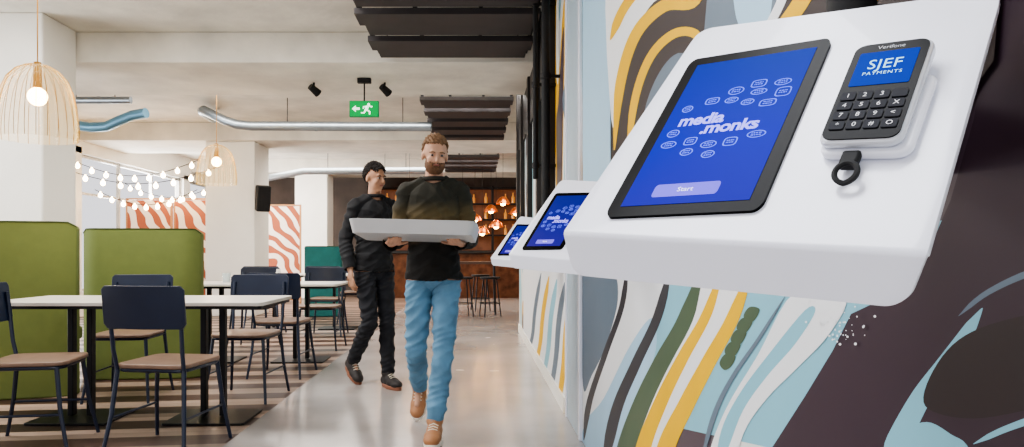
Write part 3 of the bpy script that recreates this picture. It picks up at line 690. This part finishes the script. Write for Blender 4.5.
def stool():
    S=thing('bar_stool','black steel bar stool with round seat by the high table','stool',(-.7,11.6,0),group='bar stools')
    bm=bmesh.new(); lathe(bm,[(0,.62),(.15,.62),(.17,.635),(.165,.655),(0,.66)],20); fin('seat',bm,M_blackm,S)
    for k in range(4):
        a=math.pi/4+k*math.pi/2; bm=bmesh.new(); cyl(bm,(.2*math.cos(a),.2*math.sin(a),0),(.12*math.cos(a),.12*math.sin(a),.625),.011,n=8); fin('leg',bm,M_black,S)
    bm=bmesh.new(); tube(bm,[(.173*math.cos(k*math.pi/10),.173*math.sin(k*math.pi/10),.22) for k in range(20)],.008,6,closed=True); fin('foot_ring',bm,M_black,S)
    return S
S0=stool()
for p in ((-.2,11.55),(.25,11.6),(-.6,12.8),(.1,12.8)): dup(S0,(p[0],p[1],0),.3)
bm=bmesh.new(); lathe(bm,[(0,0),(.03,0),(.033,.01),(.03,.09),(.02,.11),(.02,.13),(0,.13)],14)
bo=fin('condiment_bottle',bm,mat('white_ceramic','E8E4DA',.3,var=.02)); solo(bo,'small white condiment bottle on the rear table','bottle'); bo.location=(-1.95,6.95,.7605)
bm=bmesh.new(); lathe(bm,[(0,0),(.035,0),(.04,.09),(.038,.09),(.033,.006),(0,.006)],18)
bo=fin('tumbler',bm,mat('clear_tumbler','DDE6E6',.1,var=0,alpha=.5)); solo(bo,'clear glass tumbler on the rear table','glass'); bo.location=(-2.45,6.9,.7605)

# ------------------------------------------------------------------ people
HS=.94
def build_person(name,label,loc,rz,P,colors,beard=False,hair='5B4632',head_rot=(0,0,0),scale=1.0,shoecol='B08B6A',solecol='E6DCCB',hairlong=False):
    root=thing(name,label,'person',loc,rz); root.scale=(scale,)*3
    prims=[]
    def cap(a,ra,b,rb,m): prims.append(('c',Vector(a),ra,Vector(b),rb,m))
    def ell(c,r,m,rot=None): prims.append(('e',Vector(c),r,rot or Matrix.Identity(3),m))
    TOP,LEG,SK=0,1,2
    pel=Vector(P['pelvis']);ch=Vector(P['chest']);nk=Vector(P['neck']);hd=Vector(P['head'])
    ell(pel+Vector((0,0,.0)),(.142,.105,.12),LEG)
    ell(pel+Vector((0,.03,-.04)),(.130,.098,.10),LEG)
    ell(pel+Vector((0,0,.05)),(.140,.104,.10),TOP)
    ell(pel.lerp(ch,.35),(.135,.100,.15),TOP)
    ell(pel.lerp(ch,.7),(.142,.100,.17),TOP)
    ell(ch,(.152,.104,.16),TOP)
    sl=Vector(P['shoulder_l']);sr=Vector(P['shoulder_r'])
    cap(sl,.049,sr,.049,TOP); cap(sl,.044,nk+Vector((0,0,-.015)),.048,TOP);cap(sr,.044,nk+Vector((0,0,-.015)),.048,TOP)
    cap(nk+Vector((0,0,-.02)),.054,nk+(hd-nk)*.6,.051,SK)
    for s in('l','r'):
        S=Vector(P['shoulder_'+s]);E_=Vector(P['elbow_'+s]);W=Vector(P['wrist_'+s])
        cap(S,.047,S.lerp(E_,.5),.042,TOP);cap(S.lerp(E_,.5),.042,E_,.036,TOP);cap(E_,.036,E_.lerp(W,.35),.036,TOP);cap(E_.lerp(W,.35),.036,W.lerp(E_,.08),.028,TOP)
        cap(W.lerp(E_,.06),.026,W,.024,SK)
        d=Vector(P['hand_'+s][0]).normalized(); n=Vector(P['hand_'+s][1]).normalized(); sd=d.cross(n).normalized(); n=sd.cross(d).normalized(); curl=P['hand_'+s][2]
        side=P['hand_'+s][3]
        Rm=Matrix((sd,d,n)).transposed()
        ell(W+d*.045,(.040,.052,.016),SK,Rm)
        for k,(off,ln) in enumerate(((-.032,.9),(-.0108,1.0),(.0108,.95),(.032,.78))):
            p=W+d*.088+sd*off; a=curl*.4
            for j,(l,r0,r1) in enumerate(((.042*ln,.0092,.0088),(.028*ln,.0088,.008),(.022*ln,.008,.007))):
                q=p+(d*math.cos(a)+n*math.sin(a))*l; cap(p,r0,q,r1,SK); p=q; a+=curl
        p=W+d*.03+sd*(.034*side); 
        for l,r0,r1,ax in((.038,.013,.011,.75),(.032,.011,.0095,.45),(.026,.0095,.008,.2)):
            q=p+(d*math.cos(ax)+sd*side*math.sin(ax)*.9+n*.35*curl).normalized()*l; cap(p,r0,q,r1,SK); p=q
        H=Vector(P['hip_'+s]);K=Vector(P['knee_'+s]);A=Vector(P['ankle_'+s])
        cap(H,.076,H.lerp(K,.5),.061,LEG);cap(H.lerp(K,.5),.061,K,.047,LEG);cap(K,.047,K.lerp(A,.35)+Vector((0,.012,0)),.047,LEG);cap(K.lerp(A,.35)+Vector((0,.012,0)),.047,A.lerp(K,.1),.040,LEG)
        t=Vector(P['toe_'+s]); cap(A,.030,A.lerp(t,.4),.024,SK); cap(A.lerp(t,.4),.022,t.lerp(A,.2),.018,SK)
    HR=Euler(head_rot).to_matrix()
    def hp(x,y,z): return hd+HR@Vector((x*HS,y*HS,z*HS))
    def hell(c,r): ell(hp(*c),tuple(q*HS for q in r),SK,HR)
    hell((0,.015,.035),(.074,.096,.088)); hell((0,-.018,-.035),(.057,.070,.083)); hell((0,-.052,-.098),(.026,.024,.02))
    hell((.034,-.055,-.03),(.024,.026,.028));hell((-.034,-.055,-.03),(.024,.026,.028))
    cap(hp(0,-.084,.012),.008,hp(0,-.106,-.028),.0115,SK); cap(hp(-.034,-.078,.024),.010,hp(.034,-.078,.024),.010,SK)
    hell((.076,.012,-.008),(.010,.02,.031));hell((-.076,.012,-.008),(.010,.02,.031))
    bm=bmesh.new()
    for p in prims:
        if p[0]=='c':
            _,a,ra,b,rb,m=p; sph(bm,a,ra,14,10);sph(bm,b,rb,14,10)
            if (b-a).length>1e-4: cyl(bm,a,b,ra,rb,14)
        else: sph(bm,p[1],p[2],20,14,rot=p[3])
    me=bpy.data.meshes.new('tmp'); bm.to_mesh(me); bm.free()
    ob=bpy.data.objects.new('tmp',me); COL.objects.link(ob)
    md=ob.modifiers.new('r','REMESH'); md.mode='VOXEL'; md.voxel_size=.006
    md=ob.modifiers.new('s','SMOOTH'); md.factor=.5; md.iterations=6
    dg=bpy.context.evaluated_depsgraph_get(); dg.update()
    bme=bpy.data.meshes.new_from_object(ob.evaluated_get(dg)); bpy.data.objects.remove(ob)
    bme.name='body'
    nv=len(bme.vertices); co=np.empty(nv*3,'f'); bme.vertices.foreach_get('co',co); co=co.reshape(-1,3)
    nm=np.empty(nv*3,'f'); bme.vertices.foreach_get('normal',nm); nm=nm.reshape(-1,3)
    best=np.full(nv,9.); reg=np.zeros(nv,int)
    for p in prims:
        if p[0]=='c':
            a=np.array(p[1]);b=np.array(p[3]);ab=b-a;t=np.clip(((co-a)@ab)/max(1e-8,ab@ab),0,1)
            d=np.linalg.norm(co-(a+t[:,None]*ab),axis=1)-(p[2]+(p[4]-p[2])*t); m=p[5]
        else:
            Rm=np.array(p[3]); q=(co-np.array(p[1]))@Rm; r=np.array(p[2]); k=np.linalg.norm(q/r,axis=1); d=(k-1)*r.min(); m=p[4]
        sel=d<best; best[sel]=d[sel]; reg[sel]=m
    hem=pel.z-.055
    body_mask=(reg!=SK)&(np.abs(co[:,0]-pel.x)<.19)&(np.abs(co[:,1]-pel.y)<.16)
    reg[body_mask&(co[:,2]>hem)&(reg==LEG)]=TOP
    reg[body_mask&(co[:,2]<=hem)&(reg==TOP)]=LEG
    skin=mat('skin_'+colors['skin'],colors['skin'],.55,var=.06,scale=20)
    bme.materials.clear(); bme.materials.append(skin)
    bme.polygons.foreach_set('use_smooth',[True]*len(bme.polygons))
    body=bpy.data.objects.new('body',bme); COL.objects.link(body); body.parent=root
    faces=[tuple(p.vertices) for p in bme.polygons]
    for rg,nm_,off in ((TOP,'sweater',.019),(LEG,'trousers',.014)):
        fs=[f for f in faces if sum(reg[v]==rg for v in f)>=3]
        used=sorted({v for f in fs for v in f}); ix={v:i for i,v in enumerate(used)}
        c0=co[used]; X,Y_,Z_=c0[:,0],c0[:,1],c0[:,2]
        ph1=Z_*34+X*26*np.sin(Z_*5+1)+np.sin(X*21+Y_*13)*1.6
        ph2=Z_*61-X*38+np.sin(Z_*17+Y_*22)*1.8
        w=(1-np.abs(np.sin(ph1)))*.009-.003+(1-np.abs(np.sin(ph2)))*.0055-.002+np.sin(X*70+Z_*9)*.0012
        o_=np.maximum(.0075,off+w)
        cc=c0+nm[used]*o_[:,None]
        g=bpy.data.meshes.new(nm_); g.from_pydata([tuple(map(float,c)) for c in cc],[],[tuple(ix[v] for v in f) for f in fs])
        g.materials.append(colors['top'] if rg==TOP else colors['leg']); g.polygons.foreach_set('use_smooth',[True]*len(g.polygons))
        go=bpy.data.objects.new(nm_,g); COL.objects.link(go); go.parent=root
        md=go.modifiers.new('sm','SMOOTH'); md.factor=.4; md.iterations=1
        md=go.modifiers.new('s','SOLIDIFY'); md.thickness=.0055; md.offset=-1
    bm=bmesh.new(); cc_=nk.lerp(hd,.12); tube(bm,[cc_+Vector((.062*math.cos(k*math.pi/10),.062*math.sin(k*math.pi/10)-.004,.004*math.sin(k*math.pi/10))) for k in range(20)],.013,8,closed=True); fin('collar',bm,colors['collar'],root)
    for sx in(-1,1):
        bm=bmesh.new(); sph(bm,hp(sx*.030,-.0765,.003),(.0105,.0105,.0068),12,8); fin('eye',bm,mat('eye_white','A99C92',.3,var=0),root)
        bm=bmesh.new(); sph(bm,hp(sx*.030,-.0865,.003),(.0056,.003,.0056),10,6); fin('iris',bm,mat('iris_dark','1E1816',.2,var=0),root)
        bm=bmesh.new(); tube(bm,[hp(sx*.014,-.089,.020),hp(sx*.03,-.090,.024),hp(sx*.048,-.077,.018)],.0034,6); fin('eyebrow',bm,mat('hair_'+hair,hair,.7,var=.2,scale=60),root)
    bm=bmesh.new(); sph(bm,hp(0,-.089,-.056),(.020,.008,.005),12,8,rot=HR); fin('mouth',bm,mat('lip_tone','9A6256',.5,var=0),root)
    hm=mat('hair_'+hair,hair,.7,var=.2,scale=60,bump=.5,bscale=120)
    bm=bmesh.new(); bmesh.ops.create_icosphere(bm,subdivisions=5,radius=1)
    kill=[]
    for v in bm.verts:
        n=v.co.copy(); 
        lim=.40 if n.y<-.35 else (.40+(n.y+.35)*(-1.5) if n.y<.1 else -.35-(n.y-.1)*.5)
        lim+=.05*math.sin(n.x*31+n.y*17)
        if hairlong: lim+=.10*math.sin(n.x*5+1.2)-.02
        if n.z<lim: kill.append(v); continue
        am=2.2 if hairlong else 1.0
        f=1+am*(.035*math.sin(n.x*23+n.z*17)+.03*math.sin(n.y*41+n.x*9)+.02*math.sin(n.z*37-n.x*29))+.08*max(0,n.z)
        v.co=hp(0,.018,.036)+HR@Vector((n.x*.081*f,n.y*.100*f,n.z*.095*f))*HS
    bmesh.ops.delete(bm,geom=kill,context='VERTS'); h=fin('hair',bm,hm,root,recalc=False); md=h.modifiers.new('s','SOLIDIFY'); md.thickness=.016; md.offset=-1
    if beard:
        bm=bmesh.new(); bmesh.ops.create_icosphere(bm,subdivisions=5,radius=1); kill=[]
        for v in bm.verts:
            n=v.co.copy()
            top=(.20 if abs(n.x)<.6 else .20+(abs(n.x)-.6)*1.6)+.04*math.sin(n.x*27)
            if n.z>top or n.y>.3 or (abs(n.x)<.32 and n.z>-.10 and n.z<.10 and n.y<-.5): kill.append(v); continue
            f=1+.02*math.sin(n.x*37+n.z*29)
            v.co=hp(0,-.020,-.055)+HR@Vector((n.x*.0635*f,n.y*.079*f,n.z*.071*f))*HS
        bmesh.ops.delete(bm,geom=kill,context='VERTS'); h=fin('beard',bm,mat('beard_'+hair,'6A4A32',.8,var=.25,scale=80,bump=.5,bscale=150),root,recalc=False); md=h.modifiers.new('s','SOLIDIFY'); md.thickness=.01; md.offset=-1
    for s in('l','r'):
        A=Vector(P['ankle_'+s]);t=Vector(P['toe_'+s]); d=(t-A); dh=Vector((d.x,d.y,0)).normalized(); 
        pitch=P.get('pitch_'+s,0); Rz=Matrix.Rotation(math.atan2(dh.x,-dh.y),3,'Z'); Rx=Matrix.Rotation(pitch,3,'X'); Rm=Rz@Rx
        def sp(x,y,z): return A+Rm@Vector((x,y,z))
        bm=bmesh.new()
        for c,r in (((0,.035,-.045),(.042,.050,.045)),((0,-.02,-.04),(.046,.08,.052)),((0,-.09,-.053),(.050,.075,.042)),((0,-.135,-.058),(.047,.058,.035)),((0,.01,.012),(.050,.058,.035))):
            sph(bm,sp(*c),r,16,12,rot=Rm)
        me=bpy.data.meshes.new('shoe'); bm.to_mesh(me); bm.free(); so=bpy.data.objects.new('shoe',me); COL.objects.link(so); so.parent=root
        me.materials.append(mat('shoe_'+shoecol,shoecol,.6,var=.1))
        md=so.modifiers.new('r','REMESH'); md.mode='VOXEL'; md.voxel_size=.007; md.use_smooth_shade=True; md=so.modifiers.new('s','SMOOTH'); md.iterations=4
        bm=bmesh.new(); out=[]
        for k in range(28):
            a=k*2*math.pi/28; yy=-.055+.138*math.cos(a); xx=(.052 if yy<-.05 else .045)*math.sin(a); out.append((xx,yy))
        A_=[bm.verts.new(sp(x,y,-.098)) for x,y in out];B_=[bm.verts.new(sp(x*1.02,y*1.0,-.070)) for x,y in out]
        bm.faces.new(A_[::-1]);bm.faces.new(B_)
        for k in range(28): bm.faces.new((A_[k],A_[(k+1)%28],B_[(k+1)%28],B_[k]))
        fin('shoe_sole',bm,mat('sole_'+solecol,solecol,.6,var=.03),root,bevel=.005)
        bm=bmesh.new()
        for k in range(4): tube(bm,[sp(-.026,-.05-.02*k,.0-.008*k),sp(0,-.052-.02*k,.012-.010*k),sp(.026,-.05-.02*k,.0-.008*k)],.0035,6)
        w=fin('laces',bm,mat('lace_cream','E8DFCC',.7,var=0),root); w['kind']='stuff'
    return root
def knit():
    m=bpy.data.materials.new('two_tone_olive_knit'); m.use_nodes=True; nt=m.node_tree; b=nt.nodes['Principled BSDF']; L=nt.links
    tc=nt.nodes.new('ShaderNodeTexCoord'); sp=nt.nodes.new('ShaderNodeSeparateXYZ'); L.new(tc.outputs['Object'],sp.inputs['Vector'])
    n=nt.nodes.new('ShaderNodeTexNoise'); n.inputs['Scale'].default_value=7; L.new(tc.outputs['Object'],n.inputs['Vector'])
    ad=nt.nodes.new('ShaderNodeMath'); ad.operation='MULTIPLY_ADD'; ad.inputs[1].default_value=.10; L.new(n.outputs['Fac'],ad.inputs[0]); L.new(sp.outputs['Z'],ad.inputs[2])
    r=nt.nodes.new('ShaderNodeValToRGB'); e=r.color_ramp.elements
    mr=nt.nodes.new('ShaderNodeMapRange'); mr.inputs['From Min'].default_value=1.0; mr.inputs['From Max'].default_value=1.5; L.new(ad.outputs[0],mr.inputs['Value']); L.new(mr.outputs['Result'],r.inputs['Fac'])
    e[0].color=lin('1D1B18'); e[0].position=.30; e[1].color=lin('26241A'); e[1].position=.80
    x=e.new(.42); x.color=lin('63513A'); x=e.new(.62); x.color=lin('574A2E')
    L.new(r.outputs['Color'],b.inputs['Base Color']); b.inputs['Roughness'].default_value=.9
    n2=nt.nodes.new('ShaderNodeTexNoise'); n2.inputs['Scale'].default_value=150; L.new(tc.outputs['Object'],n2.inputs['Vector'])
    bp=nt.nodes.new('ShaderNodeBump'); bp.inputs['Strength'].default_value=.3; bp.inputs['Distance'].default_value=.01; L.new(n2.outputs['Fac'],bp.inputs['Height']); L.new(bp.outputs['Normal'],b.inputs['Normal'])
    return m
P1=dict(pelvis=(0,0,.95),chest=(0,.0,1.31),neck=(0,.005,1.47),head=(.01,-.02,1.622),
 shoulder_l=(.153,.01,1.405),shoulder_r=(-.153,.01,1.405),elbow_l=(.215,.01,1.14),elbow_r=(-.215,.0,1.14),
 wrist_l=(.165,-.215,1.105),wrist_r=(-.225,-.22,1.105),
 hand_l=((-.25,-1,.0),(-.1,-.1,1),.30,1),hand_r=((.25,-1,.0),(.1,-.1,1),.30,-1),
 hip_l=(.078,0,.90),hip_r=(-.078,0,.90),knee_l=(.065,-.13,.50),knee_r=(-.10,-.03,.49),ankle_l=(.02,-.22,.098),ankle_r=(-.11,.33,.19),
 toe_l=(.01,-.37,.04),toe_r=(-.12,.22,.075),pitch_r=.62)
m_olive=mat('dark_olive_knit','24221A',.85,var=.2,scale=5); m_jean=mat('light_blue_denim','5F8AA6',.8,var=.25,scale=7,bump=.3,bscale=220)
build_person('person','bearded person in dark olive sweater and light jeans carrying a tray',(-.245,4.13,0),0,P1,dict(skin='C99A7E',top=knit(),leg=m_jean,collar=m_olive),beard=True,hair='7A5A3C',head_rot=(.16,.05,.22),shoecol='A8754F',solecol='F0E8DA')
P2=dict(pelvis=(0,0,.96),chest=(0,.0,1.32),neck=(0,.0,1.485),head=(0,-.02,1.64),
 shoulder_l=(.153,.01,1.415),shoulder_r=(-.153,.01,1.415),elbow_l=(.22,-.04,1.16),elbow_r=(-.21,.08,1.15),
 wrist_l=(.20,-.27,1.22),wrist_r=(-.22,-.03,.92),
 hand_l=((-.1,-1,.15),(-.6,0,.6),.35,1),hand_r=((.0,-.3,-1),(1,0,0),.35,-1),
 hip_l=(.080,0,.91),hip_r=(-.080,0,.91),knee_l=(.075,-.08,.50),knee_r=(-.085,-.10,.51),ankle_l=(.06,-.12,.098),ankle_r=(-.08,.22,.17),
 toe_l=(.06,-.27,.04),toe_r=(-.08,.12,.07),pitch_r=.5)
m_blk=mat('black_jacket','121317',.8,var=.2,scale=6,bump=.3,bscale=120); m_bt=mat('black_trousers','16181F',.8,var=.2,scale=6)
build_person('person','dark-haired person in black jacket and trousers walking beside the tray carrier',(-.80,5.55,0),math.radians(35),P2,dict(skin='B08468',top=m_blk,leg=m_bt,collar=m_blk),hair='1E1713',head_rot=(.1,0,.25),shoecol='2A2422',solecol='8A5A44',hairlong=True)
Tr=thing('serving_tray','pale grey shallow serving tray carried at chest height','tray',(-.315,3.78,1.131),math.radians(-3)); Tr.rotation_euler=(math.radians(-5),math.radians(1.5),math.radians(-3))
bm=bmesh.new(); w,d=.31,.20
prism(bm,rrect(-w,-d,w,d,.03),.012,base=0); fin('tray_base',bm,mat('tray_grey','C2C2C2',.4,var=.03),Tr,bevel=.003)
bm=bmesh.new(); o=rrect(-w,-d,w,d,.03); o2=rrect(-w-.02,-d-.02,w+.02,d+.02,.045); o3=rrect(-w+.006,-d+.006,w-.006,d-.006,.026);o4=rrect(-w-.014,-d-.014,w+.014,d+.014,.04)
R=[[bm.verts.new((x,y,z)) for x,y in oo] for oo,z in ((o,.0),(o2,.070),(o4,.072),(o3,.0125))]
for A,Bq in zip(R,R[1:]):
    for k in range(len(A)): bm.faces.new((A[k],A[(k+1)%len(A)],Bq[(k+1)%len(A)],Bq[k]))
fin('tray_rim',bm,mat('tray_grey','C2C2C2'),Tr)

# ------------------------------------------------------------------ lights & world
def area(name,loc,sx,sy,e,col=(1,.95,.88),rot=(0,0,0)):
    l=bpy.data.lights.new(name,'AREA'); l.shape='RECTANGLE'; l.size=sx; l.size_y=sy; l.energy=e; l.color=col
    o=bpy.data.objects.new(name,l); COL.objects.link(o); o.location=loc; o.rotation_euler=rot; return o
area('ceiling_fill',(-1.5,8.8,3.17),5,.9,220,(1,.96,.92))  # added fill lamp without a fixture, hidden behind the first beam
area('ceiling_fill',(-1.5,14.0,3.17),6,1.2,300,(1,.93,.85))  # another added fill, out of sight behind the second beam
area('ceiling_fill',(-2.6,4.6,3.17),3.2,1.6,140,(1,.97,.94))  # added fill over the near tables, above the frame, no fixture
area('ceiling_fill',(-.7,1.0,3.17),2.0,1.0,70,(.93,.95,1))  # added fill to brighten the near kiosk, no lamp hangs here
area('window_light',(-6.9,5,1.7),9,2.2,700,(.92,.96,1),(0,math.radians(-90),0))
area('window_light',(-6.9,14,1.7),8,2.2,1500,(.97,.99,1),(0,math.radians(-90),0))
w=bpy.data.worlds.new('world'); SC.world=w; w.use_nodes=True
bg=w.node_tree.nodes['Background']; bg.inputs['Color'].default_value=(.96,.95,1.0,1); bg.inputs['Strength'].default_value=1.25
# ------------------------------------------------------------------ camera
cd=bpy.data.cameras.new('camera'); cam=bpy.data.objects.new('camera',cd); COL.objects.link(cam)
cam.location=(0,0,EYE); cam.rotation_euler=(math.radians(90),0,0)
cd.sensor_width=36; cd.lens=36*F/1024; cd.shift_x=(512-CX)/1024; cd.shift_y=(CY-223.5)/1024; cd.clip_start=.02
SC.camera=cam
